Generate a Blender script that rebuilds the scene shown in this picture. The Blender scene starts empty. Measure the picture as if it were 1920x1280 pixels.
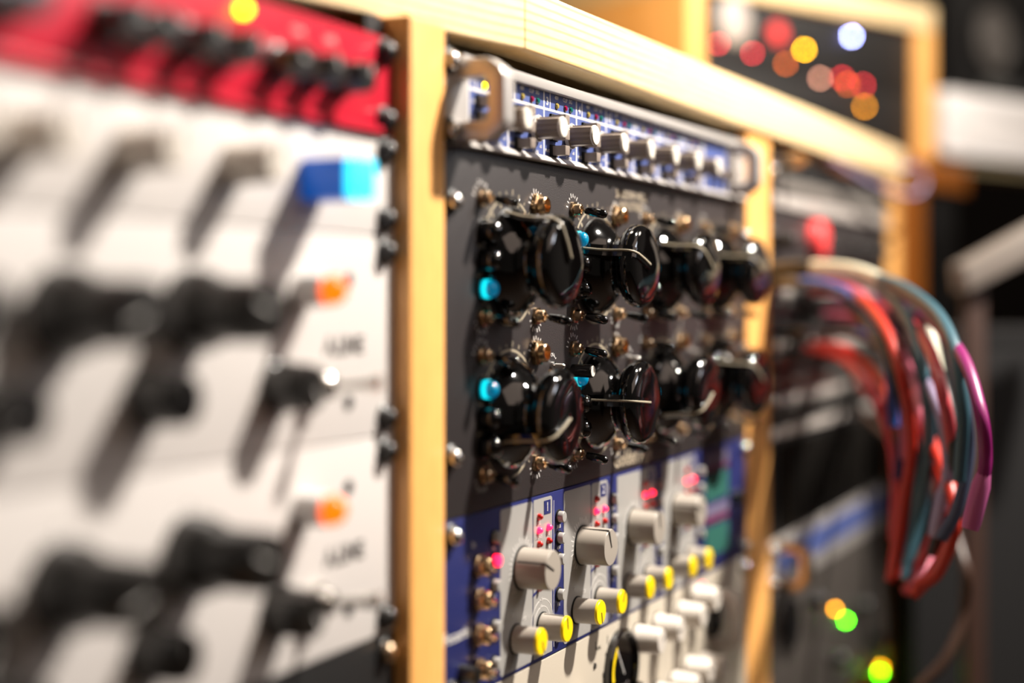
import bpy, bmesh, math, random
from mathutils import Vector, Matrix
random.seed(7)
PI = math.pi
SC = bpy.context.scene
COL = SC.collection
MM = 0.001
EYE = 0.80                       # height of the lens above the floor, metres

# ------------------------------------------------------------------ camera
FPX = 2830.0
TH = math.atan((2322 - 960) / FPX)
FW = Vector((math.cos(TH), math.sin(TH), 0))
RT = Vector((math.sin(TH), -math.cos(TH), 0))
CX, CY = -626.7, -337.0          # lens position in mm; the gear's front plane is y = 0
cd = bpy.data.cameras.new('camera'); cam = bpy.data.objects.new('camera', cd); COL.objects.link(cam)
cam.location = (CX * MM, CY * MM, EYE)
cam.rotation_euler = (PI / 2, 0, TH - PI / 2)
cd.sensor_width = 36.0
cd.lens = FPX / 1920 * 36
cd.shift_y = -83 / 1920
cd.dof.use_dof = True
cd.dof.focus_distance = 0.830
cd.dof.aperture_fstop = 1.9
cd.dof.aperture_blades = 0
cd.clip_start = 0.02
SC.camera = cam

# ------------------------------------------------------------------ world and lights
SC.view_settings.view_transform = 'Standard'
SC.view_settings.look = 'None'
SC.view_settings.gamma = 1.0
SC.view_settings.use_curve_mapping = False
SC.view_settings.exposure = 0.15
w = bpy.data.worlds.new('world'); SC.world = w; w.use_nodes = True
w.node_tree.nodes['Background'].inputs[0].default_value = (1.0, 0.86, 0.74, 1)
w.node_tree.nodes['Background'].inputs[1].default_value = 0.05


def area(name, loc, target, size, power, color, size_y=None, shape='RECTANGLE'):
    l = bpy.data.lights.new(name, 'AREA'); o = bpy.data.objects.new(name, l); COL.objects.link(o)
    l.shape = shape; l.size = size
    if shape == 'RECTANGLE': l.size_y = size_y or size
    l.energy = power; l.color = color
    o.location = loc
    o.rotation_euler = (Vector(target) - Vector(loc)).to_track_quat('-Z', 'Y').to_euler()
    return o


area('key_lamp', (0.56, -0.60, EYE + 0.90), (0.15, 0.0, EYE), 0.06, 47, (1.0, 0.93, 0.84), shape='DISK')
area('fill_light', (0.35, -2.2, EYE + 1.3), (0.1, 0.0, EYE), 2.2, 10, (1.0, 0.78, 0.64), 1.3)  # added warm fill that lifts the shadows, not a lamp in the room
area('screen_lamp', (0.72, -1.15, EYE + 0.45), (0.3, 0.0, EYE), 0.34, 1.8, (0.82, 0.88, 1.0), 0.2)
area('box_fill', (0.35, 0.05, EYE + 0.95), (0.95, 0.25, EYE + 0.3), 0.2, 3.2, (1.0, 0.88, 0.74), 0.2)  # added fill, only brightens the side of the rack box
area('far_fill', (1.6, -1.3, EYE + 1.15), (1.5, 0.3, EYE + 0.2), 0.3, 7, (1.0, 0.88, 0.75), 0.3)  # added fill for the loudspeaker and the far right end

# ------------------------------------------------------------------ measuring helpers (mm, heights relative to the lens)


def P(px, py, o=0.0):
    """where a sight line meets the plane that stands o mm in front of the gear"""
    k = (px - 960) / FPX
    dx, dy = FW.x + k * RT.x, FW.y + k * RT.y
    l = (-o - CY) / dy
    return CX + l * dx, (557 - py) / FPX * l


def Q(px, Z):
    k = (px - 960) / FPX
    return CX + Z * (FW.x + k * RT.x), CY + Z * (FW.y + k * RT.y)


# ------------------------------------------------------------------ materials
def lin(h):
    h = h.lstrip('#'); c = [int(h[i:i + 2], 16) / 255 for i in (0, 2, 4)]
    return tuple(((v + 0.055) / 1.055) ** 2.4 if v > 0.04045 else v / 12.92 for v in c) + (1,)


MATS = {}


def mat(name, color, rough=0.5, metal=0.0, coat=0.0, bump=0.0, bscale=600, var=0.0, emit=None, estr=0.0, trans=0.0, stretch=None):
    m = bpy.data.materials.new(name); m.use_nodes = True
    nt = m.node_tree; b = nt.nodes['Principled BSDF']
    c = lin(color)
    b.inputs['Base Color'].default_value = c
    b.inputs['Roughness'].default_value = rough
    b.inputs['Metallic'].default_value = metal
    b.inputs['Coat Weight'].default_value = coat
    b.inputs['Coat Roughness'].default_value = 0.04
    b.inputs['Transmission Weight'].default_value = trans
    if emit:
        b.inputs['Emission Color'].default_value = lin(emit)
        b.inputs['Emission Strength'].default_value = estr
    if bump or var:
        tc = nt.nodes.new('ShaderNodeTexCoord'); mp = nt.nodes.new('ShaderNodeMapping')
        nt.links.new(tc.outputs['Object'], mp.inputs[0])
        if stretch: mp.inputs['Scale'].default_value = stretch
        n = nt.nodes.new('ShaderNodeTexNoise'); n.inputs['Scale'].default_value = bscale; n.inputs['Detail'].default_value = 4
        nt.links.new(mp.outputs[0], n.inputs['Vector'])
        if bump:
            bp = nt.nodes.new('ShaderNodeBump'); bp.inputs['Strength'].default_value = bump; bp.inputs['Distance'].default_value = 0.0006
            nt.links.new(n.outputs['Fac'], bp.inputs['Height']); nt.links.new(bp.outputs[0], b.inputs['Normal'])
        if var:
            mx = nt.nodes.new('ShaderNodeMix'); mx.data_type = 'RGBA'
            mx.inputs['A'].default_value = tuple(v * (1 - var) for v in c[:3]) + (1,)
            mx.inputs['B'].default_value = tuple(min(1, v * (1 + var)) for v in c[:3]) + (1,)
            nt.links.new(n.outputs['Fac'], mx.inputs['Factor']); nt.links.new(mx.outputs['Result'], b.inputs['Base Color'])
    MATS[name] = m
    return m


def wood(name, c1, c2, axis='x', rough=0.42):
    """pine: long annual rings that run along one axis"""
    m = bpy.data.materials.new(name); m.use_nodes = True
    nt = m.node_tree; b = nt.nodes['Principled BSDF']; N = nt.nodes.new; L = nt.links.new
    tc = N('ShaderNodeTexCoord'); mp = N('ShaderNodeMapping')
    mp.inputs['Scale'].default_value = {'x': (1.3, 9, 9), 'z': (9, 9, 1.3)}[axis]
    if axis == 'x': mp.inputs['Rotation'].default_value = (0, 0.05, 0)
    L(tc.outputs['Object'], mp.inputs[0])
    n1 = N('ShaderNodeTexNoise'); n1.inputs['Scale'].default_value = 2.2; n1.inputs['Detail'].default_value = 1.0
    L(mp.outputs[0], n1.inputs['Vector'])
    w1 = N('ShaderNodeTexWave'); w1.wave_type = 'BANDS'; w1.bands_direction = 'Z' if axis == 'x' else 'X'
    w1.inputs['Scale'].default_value = 7.0; w1.inputs['Distortion'].default_value = 3.0; w1.inputs['Detail'].default_value = 1.0
    w1.inputs['Detail Scale'].default_value = 0.5
    L(mp.outputs[0], w1.inputs['Vector'])
    n2 = N('ShaderNodeTexNoise'); n2.inputs['Scale'].default_value = 60; n2.inputs['Detail'].default_value = 5
    L(mp.outputs[0], n2.inputs['Vector'])
    r = N('ShaderNodeValToRGB'); r.color_ramp.elements[0].position = 0.02; r.color_ramp.elements[1].position = 0.35
    r.color_ramp.elements[0].color = lin(c2); r.color_ramp.elements[1].color = lin(c1)
    L(w1.outputs['Color'], r.inputs[0])
    mx = N('ShaderNodeMix'); mx.data_type = 'RGBA'; mx.blend_type = 'MULTIPLY'; mx.inputs['Factor'].default_value = 0.25
    L(r.outputs[0], mx.inputs['A'])
    r2 = N('ShaderNodeValToRGB'); r2.color_ramp.elements[0].color = (0.55, 0.5, 0.42, 1); r2.color_ramp.elements[0].position = 0.3
    r2.color_ramp.elements[1].position = 0.65
    L(n2.outputs['Fac'], r2.inputs[0]); L(r2.outputs[0], mx.inputs['B'])
    L(mx.outputs['Result'], b.inputs['Base Color'])
    bp = N('ShaderNodeBump'); bp.inputs['Strength'].default_value = 0.12; bp.inputs['Distance'].default_value = 0.0004
    L(n2.outputs['Fac'], bp.inputs['Height']); L(bp.outputs[0], b.inputs['Normal'])
    b.inputs['Roughness'].default_value = rough
    b.inputs['Coat Weight'].default_value = 0.25; b.inputs['Coat Roughness'].default_value = 0.25
    MATS[name] = m
    return m


wood('pine', '#fadfaf', '#f0c585', 'x')  # paler than pine_up: strong light on the rail is put into this colour
wood('pine_up', '#f5b568', '#efad5e', 'z')
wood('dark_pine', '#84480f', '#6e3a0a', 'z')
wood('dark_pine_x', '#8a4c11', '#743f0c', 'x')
mat('black_paint', '#302b2b', 0.42, bump=0.35, bscale=1500, var=0.12)
mat('black_steel', '#141313', 0.5, bump=0.1, bscale=400)
mat('bakelite', '#060505', 0.07, coat=0.6)
mat('black_plastic', '#15120f', 0.4)
mat('soft_black', '#161310', 0.38, coat=0.5)
mat('chrome', '#d9d5cf', 0.13, 1.0)
mat('nickel', '#cdb291', 0.22, 1.0)
mat('brass', '#cfae86', 0.25, 1.0)
mat('dark_hole', '#050303', 0.8)
mat('aluminium', '#bdb7b2', 0.38, 0.35, bump=0.04, bscale=900)
mat('blue_print', '#48568c', 0.5, var=0.05, bscale=200)
mat('deep_blue', '#23295f', 0.42, var=0.06, bscale=200)
mat('silver_paint', '#9b9894', 0.45, bump=0.06, bscale=1500)
mat('ivory_paint', '#b9af9f', 0.5, bump=0.06, bscale=900, var=0.03)
mat('white_paint', '#c9c3bf', 0.45, bump=0.03, bscale=700, var=0.02)
mat('ivory_knob', '#d8cfc4', 0.35)
mat('white_key', '#dcd7d4', 0.3)
mat('grey_knob', '#a39a8f', 0.33)
mat('rib_knob', '#8b7d70', 0.35)
mat('rib_cap', '#d8d0c4', 0.3)
mat('switch_grey', '#86796f', 0.45)
mat('yellow_cap', '#ffdb12', 0.35)
mat('print_white', '#dcd8d4', 0.5)
mat('print_cream', '#a89c86', 0.5)
mat('print_dim', '#b5a690', 0.5)
mat('print_dark', '#2b2623', 0.6)
mat('red_paint', '#bb1830', 0.32, coat=0.3, var=0.05, bscale=60)
mat('red_lens', '#b01208', 0.12, coat=0.8)
mat('green_lens', '#14645a', 0.15, coat=0.8)
mat('yellow_lens', '#a3914a', 0.15, coat=0.8)
mat('crimson_lens', '#8a1240', 0.15, coat=0.8)
mat('pink_glow', '#ff3060', 0.3, emit='#ff1238', estr=4.5)
mat('cyan_glow', '#007090', 0.12, emit='#0088b8', estr=0.42, coat=0.8)
mat('cyan_bright', '#20c8d0', 0.3, emit='#10e0f0', estr=1.3)
mat('cyan_face', '#40b0d0', 0.3, emit='#28dcff', estr=1.9)
mat('blue_cap', '#06409c', 0.35, emit='#0468d0', estr=0.35)
mat('yellow_glow', '#ffe000', 0.3, emit='#ffd400', estr=9)
mat('yellow_led_far', '#ffe000', 0.3, emit='#ffb400', estr=70)
mat('blue_led_far', '#c0d0ff', 0.3, emit='#a0a8ff', estr=130)
mat('red_led_far', '#ff3040', 0.3, emit='#ff3040', estr=22)
mat('orange_led_far', '#ff9040', 0.3, emit='#ff7020', estr=18)
mat('pale_led_far', '#ffc0a0', 0.3, emit='#ffb090', estr=22)
mat('green_led_far', '#30ff20', 0.3, emit='#58ff10', estr=60)
mat('amber_led_far', '#ffb020', 0.3, emit='#ffa010', estr=26)
mat('orange_glow', '#c04000', 0.3, emit='#ff6000', estr=2.0)
mat('lilac_print', '#6e6680', 0.5)
mat('plum_print', '#6e2348', 0.5)
mat('teal_print', '#2c6258', 0.5)
mat('grey_mesh', '#77716b', 0.6)
mat('pale_strip', '#a8a09a', 0.5)
mat('red_button', '#f04a4a', 0.35)
mat('velvet_black', '#0b090a', 0.9)
mat('low_grey', '#423d39', 0.5)
mat('wall_paint', '#2a221d', 0.8, bump=0.1, bscale=40, var=0.1)
mat('floor_board', '#3a2a1e', 0.5, bump=0.1, bscale=20, var=0.3, stretch=(1, 12, 1))
mat('speaker_cone', '#6a6561', 0.45)
mat('speaker_rim', '#8b8b88', 0.35, 0.6)
mat('cream_paint', '#cbb98c', 0.5)
mat('grey_top', '#7d756e', 0.5)
mat('brown_leg', '#38241c', 0.5)
for n_, c_ in dict(red='#e0321f', coral='#f0505a', pink='#e8708a', blue='#1e4fa0', navy='#1d2358', teal='#3f6a78', slate='#56617e',
                   grey='#d0ccd8', cream='#fffae0', magenta='#9a1070', hotpink='#e070b0', green='#4d6a50', black='#1a1618', brown='#4a3226', lilac='#b8a8cc').items():
    mat('cable_' + n_, '#%02x%02x%02x' % tuple(int(int(c_[i:i + 2], 16) * 0.80) for i in (1, 3, 5)), 0.4)


# ------------------------------------------------------------------ mesh helpers: local axes are (x right, o outwards = -y, z up), in mm
def to_mesh(name, bm, mats, smooth=False, angle=None):
    bmesh.ops.recalc_face_normals(bm, faces=bm.faces)
    me = bpy.data.meshes.new(name)
    bm.to_mesh(me); bm.free()
    for m in (mats if isinstance(mats, (list, tuple)) else [mats]): me.materials.append(MATS[m])
    if smooth:
        for p in me.polygons: p.use_smooth = True
        me.set_sharp_from_angle(angle=math.radians(angle or 38))
    return me


def v3(x, o, z): return Vector((x * MM, -o * MM, z * MM))


def bm_box(bm, x0, x1, o0, o1, z0, z1, bev=0.0):
    vs = [bm.verts.new(v3(x, o, z)) for x in (x0, x1) for o in (o0, o1) for z in (z0, z1)]
    fs = [bm.faces.new([vs[i] for i in q]) for q in ((0, 1, 3, 2), (4, 6, 7, 5), (0, 4, 5, 1), (2, 3, 7, 6), (0, 2, 6, 4), (1, 5, 7, 3))]
    if bev:
        bmesh.ops.bevel(bm, geom=list({e for f in fs for e in f.edges}), offset=bev * MM, segments=2, profile=0.6, affect='EDGES')


def box(x0, x1, o0, o1, z0, z1, m, bev=0.0):
    bm = bmesh.new(); bm_box(bm, x0, x1, o0, o1, z0, z1, bev)
    return to_mesh('box', bm, m, bool(bev))


def bm_lathe(bm, prof, seg=40, rib=None, c=(0, 0)):
    """revolve (radius, outward) pairs about the outward axis"""
    rings = []
    for r, o in prof:
        if r < 1e-6: rings.append([bm.verts.new(v3(c[0], o, c[1]))]); continue
        ring = []
        for i in range(seg):
            a = 2 * PI * i / seg
            rr = r * (rib(i, o) if rib else 1)
            ring.append(bm.verts.new(v3(c[0] + rr * math.cos(a), o, c[1] + rr * math.sin(a))))
        rings.append(ring)
    for A, B in zip(rings, rings[1:]):
        if len(A) == 1 and len(B) == 1: continue
        for i in range(seg):
            j = (i + 1) % seg
            if len(A) == 1: bm.faces.new((A[0], B[i], B[j]))
            elif len(B) == 1: bm.faces.new((A[i], A[j], B[0]))
            else: bm.faces.new((A[i], A[j], B[j], B[i]))


def lathe(prof, m, seg=40, rib=None, angle=38):
    bm = bmesh.new(); bm_lathe(bm, prof, seg, rib)
    return to_mesh('lathe', bm, m, True, angle)


def bm_tube(bm, pts, rad, seg=10):
    pts = [Vector(p) for p in pts]
    up = Vector((0, 0, 1)); prev = None; rings = []
    for i, p in enumerate(pts):
        t = (pts[min(i + 1, len(pts) - 1)] - pts[max(i - 1, 0)]).normalized()
        if prev is None:
            s = t.cross(up)
            if s.length < 0.1: s = t.cross(Vector((1, 0, 0)))
            prev = s.normalized()
        s = (prev - t * prev.dot(t)).normalized(); prev = s
        q = t.cross(s)
        r = rad[i] if isinstance(rad, (list, tuple)) else rad
        rings.append([bm.verts.new(p + (s * math.cos(2 * PI * k / seg) + q * math.sin(2 * PI * k / seg)) * r) for k in range(seg)])
    for A, B in zip(rings, rings[1:]):
        for k in range(seg): bm.faces.new((A[k], A[(k + 1) % seg], B[(k + 1) % seg], B[k]))
    bm.faces.new(rings[0][::-1]); bm.faces.new(rings[-1])


def tube(pts, rad, m, seg=10):
    bm = bmesh.new(); bm_tube(bm, pts, rad, seg)
    return to_mesh('tube', bm, m, True, 60)


def spline(pts, n=10):
    P_ = [Vector(p) for p in pts]; P_ = [P_[0] * 2 - P_[1]] + P_ + [P_[-1] * 2 - P_[-2]]; out = []
    for i in range(1, len(P_) - 2):
        a, b, c, d = P_[i - 1:i + 3]
        for k in range(n):
            t = k / n
            out.append(0.5 * ((2 * b) + (c - a) * t + (2 * a - 5 * b + 4 * c - d) * t * t + (3 * b - a - 3 * c + d) * t ** 3))
    return out + [P_[-2]]


def prism(poly, z0, z1, m, bev=0.0):
    """poly in (x, o), extruded in height"""
    bm = bmesh.new()
    lo = [bm.verts.new(v3(x, o, z0)) for x, o in poly]; hi = [bm.verts.new(v3(x, o, z1)) for x, o in poly]
    bm.faces.new(lo[::-1]); bm.faces.new(hi)
    n = len(poly)
    for i in range(n): bm.faces.new((lo[i], lo[(i + 1) % n], hi[(i + 1) % n], hi[i]))
    if bev: bmesh.ops.bevel(bm, geom=list(bm.edges), offset=bev * MM, segments=3, profile=0.55, affect='EDGES')
    return to_mesh('prism', bm, m, bool(bev))


def slab(poly, o0, o1, m, bev=0.0):
    """poly in (x, z), extruded outwards"""
    bm = bmesh.new()
    lo = [bm.verts.new(v3(x, o0, z)) for x, z in poly]; hi = [bm.verts.new(v3(x, o1, z)) for x, z in poly]
    bm.faces.new(lo); bm.faces.new(hi[::-1])
    n = len(poly)
    for i in range(n): bm.faces.new((lo[i], lo[(i + 1) % n], hi[(i + 1) % n], hi[i]))
    if bev: bmesh.ops.bevel(bm, geom=list(bm.edges), offset=bev * MM, segments=2, profile=0.5, affect='EDGES')
    return to_mesh('slab', bm, m, bool(bev))


def ring_mesh(r0, r1, o0, o1, m, a0=0, a1=360, seg=64):
    bm = bmesh.new(); P4 = []
    full = (a1 - a0) >= 360
    n = seg if full else seg + 1
    for i in range(n):
        a = math.radians(a0 + (a1 - a0) * i / seg)
        P4.append([bm.verts.new(v3(r * math.cos(a), o, r * math.sin(a))) for r, o in ((r0, o0), (r1, o0), (r1, o1), (r0, o1))])
    for i in range(n if full else n - 1):
        A, B = P4[i], P4[(i + 1) % n]
        for k in range(4): bm.faces.new((A[k], A[(k + 1) % 4], B[(k + 1) % 4], B[k]))
    if not full:
        bm.faces.new(P4[0]); bm.faces.new(P4[-1][::-1])
    return to_mesh('ring', bm, m)


def rrect(x0, x1, z0, z1, r, n=5):
    out = []
    for cx, cz, a in ((x1 - r, z1 - r, 0), (x0 + r, z1 - r, 90), (x0 + r, z0 + r, 180), (x1 - r, z0 + r, 270)):
        for i in range(n + 1):
            t = math.radians(a + 90 * i / n); out.append((cx + r * math.cos(t), cz + r * math.sin(t)))
    return out


# ------------------------------------------------------------------ object helpers
def link(name, data, parent=None, loc=(0, 0, 0), rot=(0, 0, 0), label=None):
    o = bpy.data.objects.new(name, data); COL.objects.link(o)
    if parent: o.parent = parent
    o.location = loc; o.rotation_euler = rot
    if label: o['label'] = label
    return o


def tag(o, label, cat, group=None, kind=None):
    o['label'] = label; o['category'] = cat
    if group: o['group'] = group
    if kind: o['kind'] = kind
    return o


class Thing:
    """an Empty at the thing's base corner; parts are placed by (t, z) measured on the gear's front plane"""
    def __init__(s, name, label, cat, t0, z0, o0=0, group=None, rz=0, y=None):
        s.root = bpy.data.objects.new(name, None); COL.objects.link(s.root)
        s.root.empty_display_size = 0.02
        s.t0, s.z0, s.o0 = t0, z0, o0
        s.root.location = (t0 * MM, -o0 * MM if y is None else y * MM, EYE + z0 * MM)
        s.root.rotation_euler = (0, 0, rz)
        tag(s.root, label, cat, group)

    def loc(s, t, z, o): return ((t - s.t0) * MM, -o * MM, (z - s.z0) * MM)

    def add(s, name, me, t=None, z=None, o=0.0, roll=0.0, parent=None, label=None, tilt=0.0):
        """roll turns about the outward axis; o is measured from the thing's own face"""
        t = s.t0 if t is None else t; z = s.z0 if z is None else z
        ob = link(name, me, s.root, s.loc(t, z, o), (tilt, -roll, 0), label)
        return ob

    def sub(s, name, me, parent, loc=(0, 0, 0), rot=(0, 0, 0), label=None):
        return link(name, me, parent, v3(*loc), rot, label)


TXT = {}


def text_data(s, size, m, align='CENTER', bold=0.0):
    k = (s, size, m, align, bold)
    if k not in TXT:
        c = bpy.data.curves.new('lettering', 'FONT'); c.body = s; c.size = size * MM / 0.72
        c.align_x = align; c.align_y = 'CENTER'; c.extrude = 0.00004; c.offset = bold * MM; c.resolution_u = 2
        c.materials.append(MATS[m])
        tmp = bpy.data.objects.new('lettering', c); COL.objects.link(tmp)
        me = bpy.data.meshes.new_from_object(tmp); bpy.data.objects.remove(tmp); bpy.data.curves.remove(c)
        TXT[k] = me
    return TXT[k]


def letter(th, s, t, z, size, m='print_white', o=0.12, align='CENTER', parent=None, bold=0.0, roll=0.0, name='lettering'):
    base = th.loc(t, z, o)
    return link(name, text_data(s, size, m, align, bold), parent or th.root, base, (PI / 2, -roll, 0))


# arcs of figures around a control, joined into one flat print
def figure_arc(r0, r1, a0, a1, n, wd, m):
    bm = bmesh.new()
    for i in range(n):
        a = math.radians(a0 + (a1 - a0) * i / max(1, n - 1)); ca, sa = math.cos(a), math.sin(a)
        h = (0.55 + 0.45 * ((i * 7) % 3) / 2)
        for (ra, rb) in ((r0, r0 + (r1 - r0) * h),):
            vs = []
            for r, q in ((ra, -wd), (ra, wd), (rb, wd), (rb, -wd)):
                vs.append(bm.verts.new(v3(r * ca - q * sa, 0.15, r * sa + q * ca)))
            bm.faces.new(vs)
    return to_mesh('print', bm, m)


def arc_text(th, s, t, z, r, size, m, a_mid=90, parent=None, step=None, name='lettering'):
    """letters one by one round a control"""
    step = step or math.degrees(size * 0.95 / r)
    for i, ch in enumerate(s):
        if ch == ' ': continue
        a = a_mid + ((len(s) - 1) / 2 - i) * step
        ra = math.radians(a)
        letter(th, ch, t + r * math.cos(ra), z + r * math.sin(ra), size, m, roll=-(ra - PI / 2) * -1 if False else (PI / 2 - ra), parent=parent, name=name)


# ------------------------------------------------------------------ shared small parts
ME = {}
ME['washer'] = lathe([(0, 0), (6.4, 0), (6.4, 0.8), (5.2, 1.9), (3.5, 1.9), (0, 1.9)], 'black_plastic', 28)
ME['screw_head'] = lathe([(4.3, 0), (4.3, 1.2), (3.9, 2.3), (2.9, 3.2), (1.4, 3.6), (1.2, 2.6), (0, 2.6)], 'chrome', 24)
ME['dark_screw_head'] = lathe([(4.6, 0), (4.6, 1.6), (4.0, 2.8), (2.9, 3.6), (1.4, 4.0), (1.2, 2.8), (0, 2.8)], 'soft_black', 24)
ME['brass_screw_head'] = lathe([(4.3, 0), (4.3, 1.2), (3.9, 2.3), (2.9, 3.2), (1.4, 3.6), (1.2, 2.6), (0, 2.6)], 'nickel', 24)


def screw(th, t, z, kind='screw_head', o=0.0):
    s_ = th.add('screw', ME['washer'], t, z, o, label='black cup washer under the screw head')
    th.sub('screw_head', ME[kind], s_, (0, 1.9, 0))


def rack_panel(th, W, H, m, name='faceplate', th_mm=3.0, bev=0.4):
    return th.add(name, box(0, W, -th_mm, 0, 0.3, H - 0.3, m, bev))


def chassis(th, W, H, depth=230, m='black_steel'):
    th.add('chassis', box(20, W - 20, -depth, -3.2, 2, H - 2, m, 1.0))


U = 44.45
TOP = 116.4                     # top of the first rack space, relative to the lens

# ------------------------------------------------------------------ the room
def structure(name, me, label, loc=(0, 0, 0)):
    o = link(name, me, None, loc); o['kind'] = 'structure'; o['label'] = label
    return o


structure('floor', box(-2500, 6000, -3200, 2600, -EYE * 1000 - 40, -EYE * 1000, 'floor_board'), 'dark boarded studio floor under the rack desk', (0, 0, EYE))
structure('wall_back', box(-2500, 6000, -3240, -3200, -EYE * 1000, 2000, 'wall_paint'), 'dark brown wall behind the rack desk', (0, 0, EYE))
structure('wall_right', box(6000, 6040, -3240, 2600, -EYE * 1000, 2000, 'wall_paint'), 'dark brown wall at the end of the room', (0, 0, EYE))

# ------------------------------------------------------------------ the wooden rack desk
ZB, ZT = 127.8, 161.3
JT = P(985, 0, 5)[0]
slope = 29.0 / (JT - P(579, 0, -24)[0])
DL, DR = -560.0, 1062.0
FLOORZ = -EYE * 1000
desk = Thing('rack_desk', 'long pine rack desk with three bays of studio gear under its top board', 'desk', DL, FLOORZ)


def dx(t): return t - DL


desk.add('front_rail', prism([(dx(JT) + 0.06, 5), (dx(DR), 5), (dx(DR), -17), (dx(JT) + 0.06, -17)], ZB - FLOORZ, ZT - FLOORZ, 'pine', 1.4),
         label='pine front rail with curved grain')
desk.add('top_board', prism([(dx(DL), -17.4 - slope * (JT - DL)), (dx(JT), -17.4), (dx(DR), -17.4), (dx(DR), -430), (dx(DL), -430)], ZT - 17 - FLOORZ, ZT - FLOORZ, 'pine', 0.6))
desk.add('front_rail', prism([(dx(DL), 5 - slope * (JT - DL)), (dx(JT) - 0.06, 5), (dx(JT) - 0.06, -17), (dx(DL), -17 - slope * (JT - DL))], ZB - FLOORZ, ZT - FLOORZ, 'pine', 1.4),
         label='pine front rail that turns back from the joint')
for a, b in ((-34.0, -0.8), (484.0, 545.0), (997.0, 1060.0)):
    desk.add('upright', prism([(dx(a), 1.0), (dx(b), 1.0), (dx(b), -410), (dx(a), -410)], 0, ZB - FLOORZ - 0.2, 'pine_up', 1.4))
desk.add('upright', prism([(dx(-559), -60), (dx(-519), -8), (dx(-519), -410), (dx(-559), -410)], 0, ZB - FLOORZ - 0.2, 'pine_up', 1.4))
desk.add('back_board', prism([(dx(-519), -412), (dx(1060), -412), (dx(1060), -424), (dx(-519), -424)], 60, ZB - FLOORZ - 0.2, 'black_steel'),
         label='black board closing the back of the bays')
for a, b, oo in ((-519, -34, -13), (-0.8, 484, -6), (545, 997, -6)):
    for q in (a + 0.4, b - 15.4):
        desk.add('rack_rail', box(dx(q), dx(q) + 15, oo - 2, oo, 120, ZB - FLOORZ - 1, 'black_steel'), z=FLOORZ)

# ------------------------------------------------------------------ BAY 2, unit 1: silver eight channel preamp
W19 = 482.6
pre = Thing('microphone_preamp', 'silver one-space rack unit with blue print and a row of eight ribbed grey knobs', 'rack unit', 0, TOP - U)
chassis(pre, W19, U)
rack_panel(pre, W19, U, 'aluminium')
zt = TOP
pre.add('trim_lip', box(12, W19 - 12, 0, 4.2, U - 5.6, U - 0.3, 'aluminium', 0.5), label='raised aluminium lip above the blue print')
def wedge(x0, x1, sec, m):
    bm = bmesh.new()
    A_ = [bm.verts.new(v3(x0, o, z)) for o, z in sec]; B_ = [bm.verts.new(v3(x1, o, z)) for o, z in sec]
    bm.faces.new(A_); bm.faces.new(B_[::-1])
    for i in range(len(sec)): bm.faces.new((A_[i], A_[(i + 1) % len(sec)], B_[(i + 1) % len(sec)], B_[i]))
    return to_mesh('lip', bm, m)


pre.add('trim_lip', wedge(12, W19 - 12, [(0, 0.3), (4.6, 0.3), (5.0, 0.9), (4.6, 1.5), (0.8, 4.4), (0, 4.4)], 'aluminium'), label='sloping aluminium lip below the blue print')
ZL = 101.6 - pre.z0
pre.add('printed_field', box(24.4, 378, 0, 0.15, 4.0, U - 5.7, 'blue_print'), label='blue printed area behind the knobs')
knob_body = lathe([(0, 0.3), (6.9, 0.3), (6.9, 2.4), (6.2, 2.6), (6.0, 3.0), (5.75, 15.2), (0, 15.2)], 'rib_knob', 72,
                  rib=lambda i, o: 1.0 if o < 2.7 else (1.0 if (i % 6) < 4 else 0.90), angle=25)
knob_collar = ring_mesh(6.1, 7.1, 0.5, 2.5, 'rib_cap', seg=40)
knob_cap = lathe([(0, 0), (5.6, 0), (5.7, 0.9), (5.2, 1.6), (0, 1.8)], 'rib_cap', 40)
knob_line = box(-0.35, 0.35, 1.8, 2.0, 1.0, 5.4, 'print_dark')
sw_body = box(-4.2, 4.2, 0, 1.4, -3.2, 3.2, 'dark_hole', 0.2)
sw_cap = box(-2.9, 2.9, 0.5, 9.0, -2.6, 2.6, 'switch_grey', 0.35)
led_lens = {m: lathe([(1.7, 0), (1.7, 0.5), (1.2, 1.2), (0, 1.5)], m, 20) for m in ('yellow_lens', 'crimson_lens', 'green_lens', 'yellow_glow', 'red_lens')}
led_rim = ring_mesh(1.7, 2.0, 0, 0.3, 'dark_hole', seg=24)
CH = 44.2
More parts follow.
